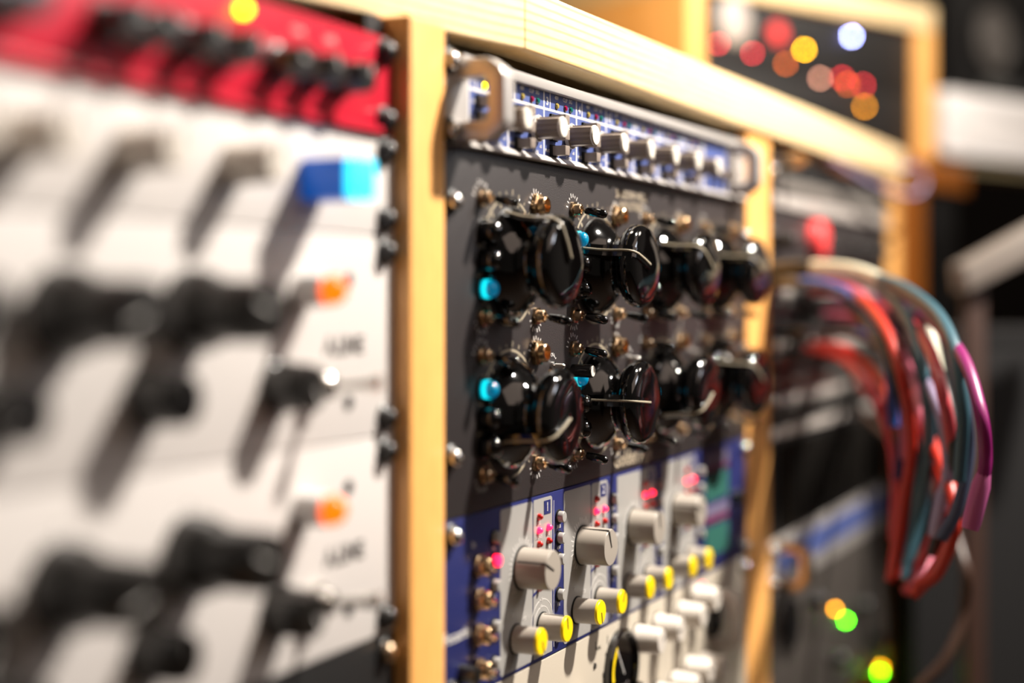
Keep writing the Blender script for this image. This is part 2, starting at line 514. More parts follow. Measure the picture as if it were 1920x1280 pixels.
for k in range(8):
    a = 24.4 + CH * k
    pre.add('dividing_line', box(-0.7, 0.7, 0.15, 0.25, 4.0 - ZL, U - 5.7 - ZL, 'print_white'), a, 101.6)
    pre.add('dividing_line', box(0, CH, 0.15, 0.27, -0.65, 0.65, 'print_white'), a, 101.6)
    pre.add('dividing_line', box(-0.45, 0.45, 0.15, 0.26, 0, U - 5.7 - ZL, 'print_white'), a + 8.0, 101.6)
    letter(pre, str(k + 1), a + 4.2, 105.8, 4.4, 'print_white', 0.3, bold=0.12)
    for off, m, s in ((16.6, 'yellow_lens', '48V'), (28.2, 'crimson_lens', 'CLIP'), (35.6, 'green_lens', 'SIG')):
        if k == 0 and s == '48V': m = 'yellow_glow'
        l_ = pre.add('indicator_light', led_lens[m], a + off, 104.6, 0.15, label='lit yellow indicator light' if m == 'yellow_glow' else None)
        pre.sub('light_rim', led_rim, l_)
        letter(pre, s, a + off, 109.0, 2.3, o=0.3, bold=0.03)
    kb = pre.add('knob', knob_body, a + 33.2, 89.6, 0.15)
    pre.sub('collar', knob_collar, kb)
    c_ = pre.sub('knob_cap', knob_cap, kb, (0, 15.2, 0), (0, math.radians(random.uniform(-70, 70)), 0))
    pre.add('tick_marks', figure_arc(8.0, 9.6, -50, 230, 11, 0.25, 'print_white'), a + 33.2, 89.6, 0.1)
    for zz in (96.4, 88.0, 79.6):
        sb = pre.add('push_switch', sw_body, a + 11.5, zz, 0.15, label='black bezel of the push switch')
        pre.sub('switch_cap', sw_cap, sb)
    letter(pre, 'PHASE', a + 5.0, 79.2, 1.8, o=0.3)
    letter(pre, 'LO CUT', a + 5.0, 87.6, 1.6, o=0.3)
    letter(pre, '48V', a + 5.0, 95.6, 1.8, o=0.3)
    letter(pre, 'GAIN', a + 33.2, 77.2, 2.3, o=0.3)
    letter(pre, '-60', a + 39.6, 80.6, 1.8, o=0.3)
    letter(pre, '-10', a + 26.6, 80.6, 1.8, o=0.3)
pre.add('dividing_line', box(-0.7, 0.7, 0.15, 0.25, 4.0 - ZL, U - 5.7 - ZL, 'print_white'), 24.4 + CH * 8, 101.6)
pre.add('printed_field', box(384, 434, 0, 0.15, 4.0, U - 5.7, 'blue_print'), label='blue printed area beside the end handle')
for k in range(3):
    sb = pre.add('push_switch', sw_body, 400 + 14 * k, 88, 0.15); pre.sub('switch_cap', sw_cap, sb)


def bow_handle(th, tc, zc, h, out, wd, dep, m, flip=1):
    """an aluminium loop handle: two arms standing out of the panel joined by an upright grip"""
    bm = bmesh.new()
    hh = h / 2
    outer = [(0, -hh), (out - 9, -hh), (out - 2, -hh + 5), (out, -hh + 9), (out, hh - 9), (out - 2, hh - 5), (out - 9, hh), (0, hh)]
    i_ = dep
    inner = [(0, -hh + i_), (out - 9 - 1, -hh + i_), (out - i_, -hh + i_ + 4), (out - i_, hh - i_ - 4), (out - 10, hh - i_), (0, hh - i_)]
    ids = [(outer[0], inner[0]), (outer[1], inner[1]), (outer[2], inner[1]), (outer[3], inner[2]), (outer[4], inner[3]), (outer[5], inner[4]), (outer[6], inner[4]), (outer[7], inner[5])]
    R = []
    for (oo, oz), (io, iz) in ids:
        R.append([bm.verts.new(v3(x, o, z)) for x, o, z in ((-wd / 2, oo, oz), (wd / 2, oo, oz), (wd / 2, io, iz), (-wd / 2, io, iz))])
    for A, B in zip(R, R[1:]):
        for k in range(4): bm.faces.new((A[k], A[(k + 1) % 4], B[(k + 1) % 4], B[k]))
    bm.faces.new(R[0]); bm.faces.new(R[-1][::-1])
    bmesh.ops.remove_doubles(bm, verts=bm.verts, dist=1e-6)
    bmesh.ops.bevel(bm, geom=list(bm.edges), offset=1.0 * MM, segments=2, profile=0.5, affect='EDGES')
    return th.add('handle', to_mesh('handle', bm, m, True), tc, zc)


bow_handle(pre, 15.0, 94.0, 39, 27, 11.5, 9, 'aluminium')
bow_handle(pre, 447, 94.0, 38, 22, 12, 8, 'aluminium')
for t_ in (4.5, W19 - 4.5):
    for z_ in (112.0, 79.0): screw(pre, t_, z_)

# ------------------------------------------------------------------ BAY 2, unit 2: black eight channel unit with large knobs
ZK = TOP - U - 4 * U            # its bottom edge
big = Thing('channel_unit', 'tall black rack unit with two rows of four large glossy pointer knobs', 'rack unit', 0, ZK)
chassis(big, W19, 4 * U)
rack_panel(big, W19, 4 * U, 'black_paint')
knob_me = lathe([(0, 0.8), (28, 0.8), (28.6, 1.8), (28.2, 3.4), (26.4, 6.2), (23.4, 9.4), (19.6, 12.4), (17.0, 14.6), (16.0, 16.6), (16.6, 18.6), (19.2, 20.6), (22.2, 22.6), (23.8, 25.2),
                 (24.0, 28.0), (23.2, 30.6), (21.2, 32.4), (18, 33.2), (10, 33.4), (0, 33.4)], 'bakelite', 72, angle=60)


def fin_mesh():
    bm = bmesh.new()
    prof = [(0, 2), (27.6, 2.4), (28.4, 4), (27.0, 8), (25.4, 13), (24.6, 19), (24.4, 26), (23.8, 29.6), (22.2, 32.2), (19, 33.8), (10, 34.6), (0, 34.8)]
    hw = [3.4, 3.4, 3.2, 3.2, 3.2, 3.4, 3.4, 3.2, 3.0, 2.8, 2.4, 2.2]
    A = [bm.verts.new(v3(-r, o, h)) for (r, o), h in zip(prof, hw)]
    B = [bm.verts.new(v3(-r, o, -h)) for (r, o), h in zip(prof, hw)]
    bm.faces.new(A); bm.faces.new(B[::-1])
    n = len(A)
    for i in range(n): bm.faces.new((A[i], A[(i + 1) % n], B[(i + 1) % n], B[i]))
    bmesh.ops.bevel(bm, geom=[e for e in bm.edges if len(e.link_faces) == 2 and e.calc_face_angle(0) > 1.2], offset=0.9 * MM, segments=2, profile=0.5, affect='EDGES')
    return to_mesh('fin', bm, 'bakelite', True, 50)


fin_me = fin_mesh()
line_me = tube([v3(-r, o, 0) for r, o in ((28.7, 4.0), (27.4, 8), (25.8, 13), (25.0, 19), (24.8, 26), (24.2, 29.8), (22.5, 32.5), (19.2, 34.1), (10, 35.0), (2, 35.2))], 0.62 * MM, 'print_cream', 6)
dial_me = ring_mesh(32.2, 33.4, 0, 0.15, 'print_cream', -35, 215)
dial_low = ring_mesh(32.2, 33.4, 0, 0.15, 'print_cream', 222, 318, 24)
dial_in = figure_arc(28.9, 31.6, -30, 210, 13, 0.7, 'print_cream')
dial_out = figure_arc(34.6, 37.6, -48, 228, 24, 0.42, 'print_cream')
nut_me = lathe([(4.6, 0), (4.6, 1.6), (3.4, 1.9), (3.3, 5.2), (2.6, 5.6), (2.2, 4.8), (0, 4.8)], 'nickel', 30, rib=lambda i, o: (1.0 if o > 1.7 else 1.0 + 0.06 * math.cos(6 * 2 * PI * i / 30)))
bush_me = lathe([(6.6, 0), (6.6, 2.4), (5.8, 2.9), (4.9, 3.2), (4.9, 6.4), (4.4, 6.9), (3.6, 6.9), (3.4, 2.0), (0, 2.0)], 'brass', 36, rib=lambda i, o: (1.0 if o > 2.6 else 1.0 + 0.07 * math.cos(6 * 2 * PI * i / 36)))
lever_pin = tube([v3(0, 3, 0), v3(0, 8, -0.6)], 0.9 * MM, 'nickel', 10)
sleeve_me = tube([v3(0, 7.4, -0.5), v3(0.2, 8.2, -0.6), v3(0.6, 13, -1.6), v3(0.9, 18.5, -2.8), v3(1.0, 19.8, -3.1), v3(1.0, 20.4, -3.25)],
                 [1.5 * MM, 2.0 * MM, 2.5 * MM, 2.5 * MM, 1.8 * MM, 0.7 * MM], 'bakelite', 18)
figs_top = figure_arc(7.0, 9.6, 10, 170, 9, 0.34, 'print_white')
figs_bot = figure_arc(6.6, 9.4, 200, 340, 8, 0.34, 'print_white')
cap_dark = lathe([(5.4, 0), (5.4, 5.0), (5.0, 7.6), (3.9, 9.4), (2.0, 10.4), (0, 10.6)], 'bakelite', 30, angle=60)
cap_lit = lathe([(4.4, 0), (4.4, 4.0), (4.1, 6.2), (3.2, 7.6), (1.7, 8.4), (0, 8.6)], 'cyan_glow', 30, angle=60)
cap_glow = ring_mesh(4.35, 4.7, 1.6, 4.0, 'cyan_bright', seg=30)
cap_rim = ring_mesh(5.5, 6.5, 0, 1.6, 'bakelite', seg=30)
flat_cap = lathe([(0, 0), (3.7, 0), (3.7, 11.8), (3.3, 12.2), (0, 12.2)], 'bakelite', 26)
flat_disc = lathe([(3.0, 0), (3.0, 0.25), (0, 0.25)], 'slate_disc' if 'slate_disc' in MATS else 'rib_cap', 26)
ang = {(0, 0): 62, (0, 1): 20, (0, 2): 36, (0, 3): 26, (1, 0): -26, (1, 1): 5, (1, 2): -32, (1, 3): 34}
lit = {(0, 0): 2, (0, 1): 0, (1, 0): 0, (1, 1): 0, (0, 2): 1, (1, 2): 1, (0, 3): 1, (1, 3): 2}
for r_, zc in ((0, 18.0), (1, -60.0)):
    for c in range(4):
        tc = 70.3 + 114.0 * c
        big.add('dial_ring', dial_me, tc, zc, 0.0, label='cream printed ring around a large knob')
        big.add('dial_ring', dial_low, tc, zc, 0.0, label='lower arc of the cream printed ring')
        big.add('dial_figures', dial_in, tc, zc); big.add('dial_figures', dial_out, tc, zc)
        k_ = big.add('large_knob', knob_me, tc, zc, 0.0)
        a_ = math.radians(ang[(r_, c)])
        f_ = big.sub('pointer_bar', fin_me, k_, (0, 0, 0), (0, a_, 0))
        big.sub('pointer_line', line_me, k_, (0, 0, 0), (0, a_, 0), label='thin cream line painted along the pointer')
        # switches in the four corners
        for dx_, dz, arc in ((-32, 31, 'top'), (-31, -28, 'bot'), (32.5, -28, 'bot')):
            n_ = big.add('toggle_switch', nut_me, tc + dx_, zc + dz)
            big.sub('lever', lever_pin, n_, (0, 0, 0)); big.sub('lever_sleeve', sleeve_me, n_, (0, 0, 0), label='glossy black sleeve')
            big.add('switch_figures', figs_top if arc == 'top' else figs_bot, tc + dx_, zc + dz)
        big.add('bushing', bush_me, tc + 32.5, zc + 30.5, label='bright brass bushing with a dark bore')
        big.add('switch_figures', figs_top, tc + 32.5, zc + 30.5)
        # three domed push caps left of the knob
        for q in range(3):
            on = lit[(r_, c)] == q
            c_ = big.add('push_cap', cap_lit if on else cap_dark, tc - 30.4, zc + 14.5 - 14.2 * q, label='lit cyan domed cap' if on else None)
            big.sub('cap_rim', cap_rim, c_)
            if on: big.sub('glowing_collar', cap_glow, c_, label='bright cyan collar')
for c in range(4):
    tc = 123.7 + 114.0 * c
    if tc > 470: break
    n_ = big.add('slide_pin', lathe([(2.6, 0), (2.6, 2.0), (1.6, 2.4), (1.5, 7.0), (0.8, 7.8), (0, 7.9)], 'chrome', 20), tc, -37.5)
    arc_text(big, 'NICKEL', tc, -37.5, 6.2, 2.0, 'print_white')
fc = big.add('selector_cap', flat_cap, 147.5, -41.0, 2.0, label='small flat-ended black cap with a pale disc')
big.sub('pale_disc', flat_disc, fc, (0, 12.2, 0))
letter(big, 'SHADOW HILLS', 243, 62.0, 5.2, 'print_dim', bold=0.0)
letter(big, 'INDUSTRIES', 243, 55.4, 5.2, 'print_dim', bold=0.0)
letter(big, 'Golden Age', 246, -98.5, 9.5, 'print_dim', bold=0.1)
for t_ in (6.5, W19 - 6.5):
    for z_ in (45.5, -76.0): screw(big, t_, z_)

# ------------------------------------------------------------------ BAY 2, unit 3: blue and silver four channel preamp
ZF = ZK - 2 * U
blu = Thing('channel_strip', 'blue rack unit with four silver fields of large grey and yellow-capped knobs', 'rack unit', 0, ZF)
chassis(blu, W19, 2 * U)
rack_panel(blu, W19, 2 * U, 'deep_blue')
gk = lathe([(0, 0), (10.9, 0), (10.9, 1.0), (10.75, 1.3), (10.4, 16.2), (9.9, 17.0), (0, 17.3)], 'grey_knob', 56)
gk_seat = lathe([(0, 0), (11.5, 0), (11.5, 0.8), (0, 0.8)], 'dark_hole', 40)
gk_line = slab([(-0.4, 0), (0.4, 0), (0.4, 10.0), (-0.4, 10.0)], 17.2, 17.55, 'print_dark')
gk_side = box(-0.4, 0.4, 1, 17.2, 10.2, 10.85, 'print_dark')
yk = lathe([(0, 0), (7.3, 0), (7.3, 0.8), (7.1, 1.1), (6.9, 13.0), (0, 13.0)], 'grey_knob', 48)
yk_seat = lathe([(0, 0), (7.9, 0), (7.9, 0.8), (0, 0.8)], 'dark_hole', 40)
yk_cap = lathe([(0, 0), (6.95, 0), (6.95, 0.8), (6.5, 1.5), (0, 1.6)], 'yellow_cap', 48)
yk_line = slab([(-0.35, 0), (0.35, 0), (0.35, 6.4), (-0.35, 6.4)], 1.6, 1.75, 'print_dark')
yk_side = box(-0.3, 0.3, 1, 13.0, 6.7, 7.2, 'print_dark')
button = lathe([(3.1, 0), (3.1, 3.2), (2.7, 3.8), (0, 3.9)], 'silver_paint', 30)
button_rim = ring_mesh(3.2, 4.0, 0, 0.8, 'dark_hole', seg=30)
button_lit = lathe([(3.1, 0), (3.1, 3.2), (2.7, 3.8), (0, 3.9)], 'pink_glow', 30)
dome_red = lathe([(1.9, 0), (1.9, 0.8), (1.5, 1.9), (0.8, 2.6), (0, 2.8)], 'red_lens', 22, angle=60)
dome_pink = lathe([(1.9, 0), (1.9, 0.8), (1.5, 1.9), (0.8, 2.6), (0, 2.8)], 'pink_glow', 22, angle=60)
for k in range(4):
    a = 59.6 + 79.8 * k
    blu.add('silver_field', slab(rrect(0, 38.6, 2.2, 2 * U - 2.0, 2.0), 0, 0.2, 'silver_paint'), a, ZF)
    blu.add('silver_field', slab([(39.8, 2.2), (64.0, 2.2), (64.0, 46), (39.8, 38)], 0, 0.2, 'silver_paint'), a, ZF)
    blu.add('silver_field', slab(rrect(39.8, 64.0, 37.4, 2 * U - 2.0, 2.0), 0.0, 0.21, 'silver_paint'), a, ZF)
    blu.add('blue_frame', slab([(38.4, 37.0), (60, 43.8), (64, 46.5), (64, 45.0), (60, 42.3), (38.4, 35.4)], 0.2, 0.35, 'deep_blue'), a, ZF)
    blu.add('number_field', box(53.0, 61.5, 0.2, 0.4, 2 * U - 11.2, 2 * U - 3.8, 'deep_blue'), a, ZF)
    letter(blu, str(k + 1), a + 57.3, ZF + 2 * U - 7.5, 5.0, 'print_white', 0.5)
    for (dt, z_, on) in ((46.0, -117.2, 0), (46.0, -124.4, 1), (46.0, -131.8, 0), (58.2, -124.4, 1), (58.2, -131.7, 0), (46.0, -155.4, 0)):
        blu.add('indicator_light', dome_pink if on else dome_red, a + dt, z_, 0.2, label='lit pink indicator light' if on else 'unlit red indicator light')
    for dt, z_, s in ((46, -120.8, 'O/L'), (46, -128.2, '0dB+10'), (58.2, -128.0, 'Mic'), (58.2, -135.2, 'Line')):
        letter(blu, s, a + dt, z_, 1.9, 'print_white', 0.5)
    g_ = blu.add('gain_knob', gk, a + 25.9, -141.2, 0.9)
    blu.sub('seat_ring', gk_seat, g_, (0, -0.75, 0))
    rr_ = [PI * 0.42, PI * 0.05, PI * 0.1, PI * -0.2][k]
    blu.sub('indicator_line', gk_line, g_, rot=(0, -PI * 0.35 if k == 0 else rr_ - 0.5, 0)); blu.sub('indicator_line', gk_side, g_, rot=(0, -PI * 0.35 if k == 0 else rr_ - 0.5, 0))
    blu.add('gain_figures', figure_arc(12.6, 16.6, 20, 235, 22, 0.3, 'print_white'), a + 25.9, -141.2, 0.15)
    for dt, ro in ((17.8, 160 + 9 * k), (50.7, -8 + 40 * k)):
        y_ = blu.add('level_knob', yk, a + dt, -176.6, 0.9)
        blu.sub('seat_ring', yk_seat, y_, (0, -0.7, 0))
        yc = blu.sub('knob_cap', yk_cap, y_, (0, 13.0, 0), label='flat yellow cap')
        blu.sub('indicator_line', yk_line, y_, (0, 13.0, 0), rot=(0, math.radians(ro), 0)); blu.sub('indicator_line', yk_side, y_, rot=(0, math.radians(ro), 0))
    for r_ in (10.6, 14.4):
        blu.add('scale_arc', ring_mesh(r_, r_ + 0.35, 0.2, 0.3, 'print_white', 15, 195, 36), a + 50.7, -176.6)
    letter(blu, '+15', a + 49, -162.0, 2.0, o=0.4); letter(blu, '+9', a + 49, -165.6, 1.8, o=0.4)
    letter(blu, '0', a + 14, -163.5, 2.0, o=0.4); letter(blu, '+20', a + 28, -168, 2.0, o=0.4)
    for i, z_ in enumerate((-120.5, -132.2, -143.8, -163.2, -183.0)):
        b_ = blu.add('push_button', button, a + 72.6, z_, 0.1); blu.sub('button_rim', button_rim, b_)
        letter(blu, ('30dB', '48V', 'Ins', 'Filt', 'Phase')[i], a + 72.6, z_ - 5.6, 2.0, o=0.3)
    blu.add('frame_line', ring_mesh(0, 0, 0, 0, 'print_white', 0, 90, 4) if False else box(66.2, 66.6, 0.02, 0.12, 4, 2 * U - 5, 'print_white'), a, ZF)
for i, z_ in enumerate((-120.5, -132.0, -144.5, -165.0, -183.5)):
    b_ = blu.add('push_button', button_lit if i == 1 else button, 52.0, z_, 0.1, label='lit pink button' if i == 1 else None); blu.sub('button_rim', button_rim, b_)
    letter(blu, ('Mic', 'Line', 'Inst', 'Trim', 'Link')[i], 52.0, z_ - 5.6, 2.0, o=0.3)
jack = lathe([(5.6, 0), (5.6, 2.2), (4.6, 2.8), (4.4, 7.0), (3.8, 7.8), (2.6, 7.8), (2.4, 3.0), (0, 3.0)], 'brass', 34, rib=lambda i, o: 1.0 if o > 2.4 else 1.0 + 0.06 * math.cos(6 * 2 * PI * i / 34))
for z_ in (-131.7, -148.2, -165.4, -182.4):
    j_ = blu.add('jack_bushing', jack, 33.4, z_, 0.1, label='brass bushing with a bright pin')
    blu.sub('pin', tube([v3(0, 3, 0), v3(0.8, 10.5, -2.0)], [1.6 * MM, 2.2 * MM], 'chrome', 12), j_)
letter(blu, 'In', 30, -121, 3.6, 'print_white', 0.2)
letter(blu, 'Focusrite', -1.0, -162.0, 5.4, 'print_white', 0.2, align='LEFT', bold=0.15)
blu.add('small_knob', lathe([(0, 0), (4.6, 0), (4.4, 9), (0, 9.4)], 'soft_black', 24), 17, -181)
# printed meter fields at the right end
for zc, h, m in ((-115.5, 9, 'lilac_print'), (-122.0, 3, 'plum_print'), (-134.5, 19, 'teal_print'), (-151.5, 8, 'lilac_print'), (-158.0, 4, 'plum_print'), (-173.0, 21, 'teal_print')):
    blu.add('meter_field', box(0, 52, 0, 0.4, -h / 2, h / 2, m), 386, zc)
blu.add('power_switch', lathe([(0, 0), (5.5, 0), (5.2, 8), (0, 8.4)], 'bakelite', 24), 448, -148)
blu.add('meter_field', box(0, 14, 0, 0.4, -6, 6, 'lilac_print'), 456, -150)
for t_ in (6.5, W19 - 6.5):
    for z_ in (-113.5, -188.0): screw(blu, t_, z_)

# ------------------------------------------------------------------ BAY 2, unit 4: ivory compressor with meter
ZW = ZF - 3 * U
ivo = Thing('compressor', 'ivory rack unit with white knobs and a round black meter below the blue one', 'rack unit', 0, ZW)
chassis(ivo, W19, 3 * U)
rack_panel(ivo, W19, 3 * U, 'ivory_paint')
iv_k = lathe([(0, 0), (9.0, 0), (9.0, 2), (8.6, 2.5), (7.8, 15.5), (7.2, 16.4), (0, 16.8)], 'ivory_knob', 44)
iv_s = lathe([(0, 0), (9.8, 0), (9.8, 0.5), (0, 0.5)], 'print_dark', 40)
iv_l = slab([(-0.4, 0), (0.4, 0), (0.4, 7), (-0.4, 7)], 16.7, 17.0, 'print_dark')
for t_, z_ in ((154, -229.5), (172, -262), (252, -212), (288, -212), (333, -212), (362, -206), (262, -252), (288, -256), (320, -256), (348, -252), (378, -256), (120, -247), (318, -292), (352, -292), (64, -240)):
    k_ = ivo.add('knob', iv_k, t_, z_, 0.5)
    ivo.sub('seat_ring', iv_s, k_, (0, -0.5, 0)); ivo.sub('indicator_line', iv_l, k_, rot=(0, math.radians((t_ * 7) % 200 - 100), 0))
    ivo.add('knob_figures', figure_arc(11.2, 12.4, -40, 220, 9, 0.45, 'print_dark'), t_, z_)
mt = ivo.add('round_meter', lathe([(24, 0), (24, 3.4), (22.8, 4.6), (21.6, 4.6), (21.2, 2.2), (0, 2.2)], 'bakelite', 60), 222, -224, label='round black meter')
ivo.sub('meter_reflection', ring_mesh(13.5, 17.5, 2.3, 2.6, 'yellow_cap', 120, 200, 24), mt, label='yellow reflection on the meter, painted as a band')  # reflection on the black meter modelled as a coloured band
ivo.sub('needle', box(-0.4, 0.4, 2.8, 3.0, -4, 16, 'print_white'), mt, rot=(0, -0.6, 0))
mt2 = ivo.add('round_meter', lathe([(15, 0), (15, 3.0), (14, 4.2), (13, 4.2), (12.6, 2.2), (0, 2.2)], 'bakelite', 50), 400, -226, label='smaller round black dial near the end handle')
for t_ in (186, 204, 236): ivo.add('tick_marks', box(-0.5, 0.5, 0, 0.1, -2.5, 2.5, 'print_dark'), t_, -203)
for t_, z_ in ((184, -214), (198, -222)): ivo.add('small_screw', lathe([(1.8, 0), (1.8, 0.6), (0, 1.2)], 'print_dark', 16), t_, z_)
letter(ivo, 'PEAK', 190, -205, 2.2, 'print_dark'); letter(ivo, 'RELEASE', 206, -211, 2.2, 'print_dark')
ivo.add('indicator_light', dome_pink, 378, -196.5 - 4, 0.2, label='lit pink indicator light')
ivo.add('chrome_pin', lathe([(2.6, 0), (2.6, 5), (1.6, 7), (0, 7.4)], 'chrome', 20), 243, -238)
bow_handle(ivo, 414, ZF - 36, 42, 18, 10, 8, 'ivory_knob')
bow_handle(ivo, 22, ZF - 62, 80, 30, 9, 8, 'ivory_knob')
for t_ in (6.5, W19 - 6.5):
    for z_ in (ZF - 8, ZW + 8): screw(ivo, t_, z_)

# ------------------------------------------------------------------ BAY 1 (its gear stands 7 mm further back)
O1 = -7.0
T1 = -517.6


def P1(px, py, o): return P(px, py, O1 + o)


red = Thing('effects_unit', 'bright red rack unit with a row of small black knobs', 'rack unit', T1, TOP - U, O1)
chassis(red, W19, U); rack_panel(red, W19, U, 'red_paint')
red.add('trim_lip', box(14, W19 - 14, 0, 3.0, 0.3, 3.6, 'red_paint', 0.5))
bk = lathe([(0, 0), (8.2, 0), (8.2, 2.0), (6.8, 3.0), (6.2, 14.6), (5.6, 15.4), (0, 15.6)], 'soft_black', 48, rib=lambda i, o: 1.0 if o < 2.5 else (1.0 if i % 4 < 3 else 0.93))
for i, px in enumerate((-60, 20, 78, 262, 326, 413, 478, 578, 637, 692)):
    t_ = P1(px, 130, 15)[0]
    k_ = red.add('knob', bk, t_, 92.5 - (0 if px > 100 else 0))
    red.sub('indicator_line', box(-0.4, 0.4, 15.6, 15.8, 1, 5.6, 'print_white'), k_, rot=(0, math.radians((i * 47) % 160 - 80), 0))
    red.add('knob_figures', figure_arc(9.2, 10.6, -40, 220, 9, 0.3, 'print_white'), t_, 92.5)
t_, z_ = P1(465, 17, 3)
red.add('indicator_light', lathe([(2.4, 0), (2.4, 1.6), (1.4, 3.2), (0, 3.6)], 'yellow_glow', 20), t_, z_, label='lit yellow indicator light')
for t_ in (P1(560, 40, 0)[0], P1(620, 60, 0)[0]): letter(red, 'LEVEL', t_, 108, 2.6, 'print_white')

wht = Thing('line_mixer', 'white one-space rack unit with white knobs and a lit blue button', 'rack unit', T1, TOP - 2 * U, O1)
chassis(wht, W19, U); rack_panel(wht, W19, U, 'white_paint')
cream_k = lathe([(0, 0), (8.4, 0), (8.4, 1.5), (8.0, 2.0), (7.4, 20.0), (6.8, 21), (0, 21.4)], 'ivory_knob', 40)
for px, py in ((-30, 262), (130, 272), (330, 284), (520, 304)):
    t_, z_ = P1(px, py, 20)
    k_ = wht.add('knob', cream_k, t_, 50.5)
    wht.sub('indicator_line', box(-0.4, 0.4, 21.3, 21.6, 1, 6.6, 'print_dark'), k_)
t_, z_ = P1(685, 335, 26)
bb = wht.add('lit_button', box(-8.6, 8.6, 0, 21.5, -8.6, 8.6, 'blue_cap', 2.2), t_, z_, label='long blue button with a glowing cyan face')
wht.sub('glowing_face', box(-8.4, 8.4, 21.3, 26.5, -8.4, 8.4, 'cyan_face', 2.2), bb, label='glowing cyan face')

blackskirt = lathe([(0, 0), (15.5, 0), (15.5, 2.5), (14.6, 9.0), (13.2, 12.0), (11.8, 14.5), (11.4, 16), (11.0, 35.5), (10.2, 36.6), (0, 37)], 'soft_black', 60,
                   rib=lambda i, o: 1.0 if o < 14 or o > 30 else (1.0 if i % 5 < 4 else 0.95))
smallblk = lathe([(0, 0), (11.2, 0), (11.2, 2), (10.0, 3), (9.2, 17), (8.6, 18), (0, 18.3)], 'soft_black', 48, rib=lambda i, o: 1.0 if o < 2.5 else (1.0 if i % 4 < 3 else 0.94))
tgl_nut = lathe([(7.0, 0), (7.0, 3.0), (5.4, 3.6), (5.2, 8.5), (4.2, 9.4), (0, 9.4)], 'chrome', 36, rib=lambda i, o: 1.0 if o > 3.2 else 1.0 + 0.06 * math.cos(6 * 2 * PI * i / 36))


def white_two(zbase, label, zoff, hi):
    th = Thing('equaliser', label, 'rack unit', T1, zbase, O1, group='white two-space equalisers in the end bay')
    chassis(th, W19, 2 * U); rack_panel(th, W19, 2 * U, 'white_paint')
    for t_ in (-451, -384, -317, -250, -183):
        k_ = th.add('large_knob', blackskirt, t_, -5.0 + zoff)
        th.sub('indicator_line', box(-0.5, 0.5, 37, 37.2, 1, 9.6, 'print_white'), k_, rot=(0, 0.6 + t_ * 0.01, 0))
        th.add('knob_figures', figure_arc(17.5, 19.5, -40, 220, 11, 0.4, 'print_dark'), t_, -5.0 + zoff)
    for px in (60, 352, 590):
        t_ = P1(px, 745, 18)[0]
        k_ = th.add('small_knob', smallblk, t_, -35.5 + zoff)
        th.sub('indicator_line', box(-0.4, 0.4, 18.3, 18.5, 1, 6.8, 'print_white'), k_, rot=(0, t_ * 0.03, 0))
    t_, z_ = P1(622, 552, 14)
    hs = th.add('lamp_housing', lathe([(0, 0), (7.4, 0), (6.8, 12.0), (6.0, 12.6), (0, 12.6)], 'white_key', 30), t_, 3.0 + zoff, label='white lamp housing')
    th.sub('lamp_lens', lathe([(6.2, 0), (6.2, 3.0), (5.2, 5.6), (3.0, 7.2), (0, 7.6)], 'orange_glow', 24, angle=60), hs, (0, 12.6, 0), label='glowing orange lens')
    th.add('socket', lathe([(3.2, 0), (3.2, 0.5), (0, 0.5)], 'dark_hole', 20), P1(653, 524, 0)[0], 7.5 + zoff)
    tb = P1(604, 722, 4)[0]
    tg = th.add('toggle_switch', tgl_nut, tb, -36.5 + zoff)
    th.sub('lever', tube([v3(0, 8, 0), v3(4, 20, 1.0), v3(6.5, 27, 1.6), v3(6.8, 28, 1.7)], [1.5 * MM, 2.3 * MM, 3.6 * MM, 2.0 * MM], 'chrome', 16), tg)
    th.add('socket', lathe([(3.2, 0), (3.2, 0.5), (0, 0.5)], 'dark_hole', 20), P1(653, 752, 0)[0], -45 + zoff)
    letter(th, 'A.LINE', -77.0, -21.0 + zoff, 7.6, 'print_dark', bold=0.35)
    for tt in (T1 + 6.5, T1 + W19 - 9): 
        for z_ in (zbase + 2 * U - 7.5, zbase + 7.5): screw(th, tt, z_, 'dark_screw_head')
    return th


white_two(TOP - 4 * U, 'upper white two-space rack unit with black knobs and an orange lamp', 0, 0)
white_two(TOP - 6 * U, 'lower white two-space rack unit with black knobs and an orange lamp', -88.9, 0)
for th_, z0 in ((red, TOP - U), (wht, TOP - 2 * U)):
    for tt in (T1 + 6.5, T1 + W19 - 9):
        for z_ in (z0 + U - 7, z0 + 7): screw(th_, tt, z_, 'dark_screw_head')
pwr = Thing('power_unit', 'black rack unit under the white equalisers', 'rack unit', T1, TOP - 8 * U, O1)
chassis(pwr, W19, 2 * U); rack_panel(pwr, W19, 2 * U, 'black_steel')
for tt in (T1 + 6.5, T1 + W19 - 9):
    for z_ in (TOP - 6 * U - 8, TOP - 8 * U + 8): screw(pwr, tt, z_, 'brass_screw_head')
for q in range(12): pwr.add('vent_slot', box(-14, 14, -0.2, 0.25, -1.5, 1.5, 'dark_hole'), T1 + 60 + 33 * q, TOP - 7 * U)

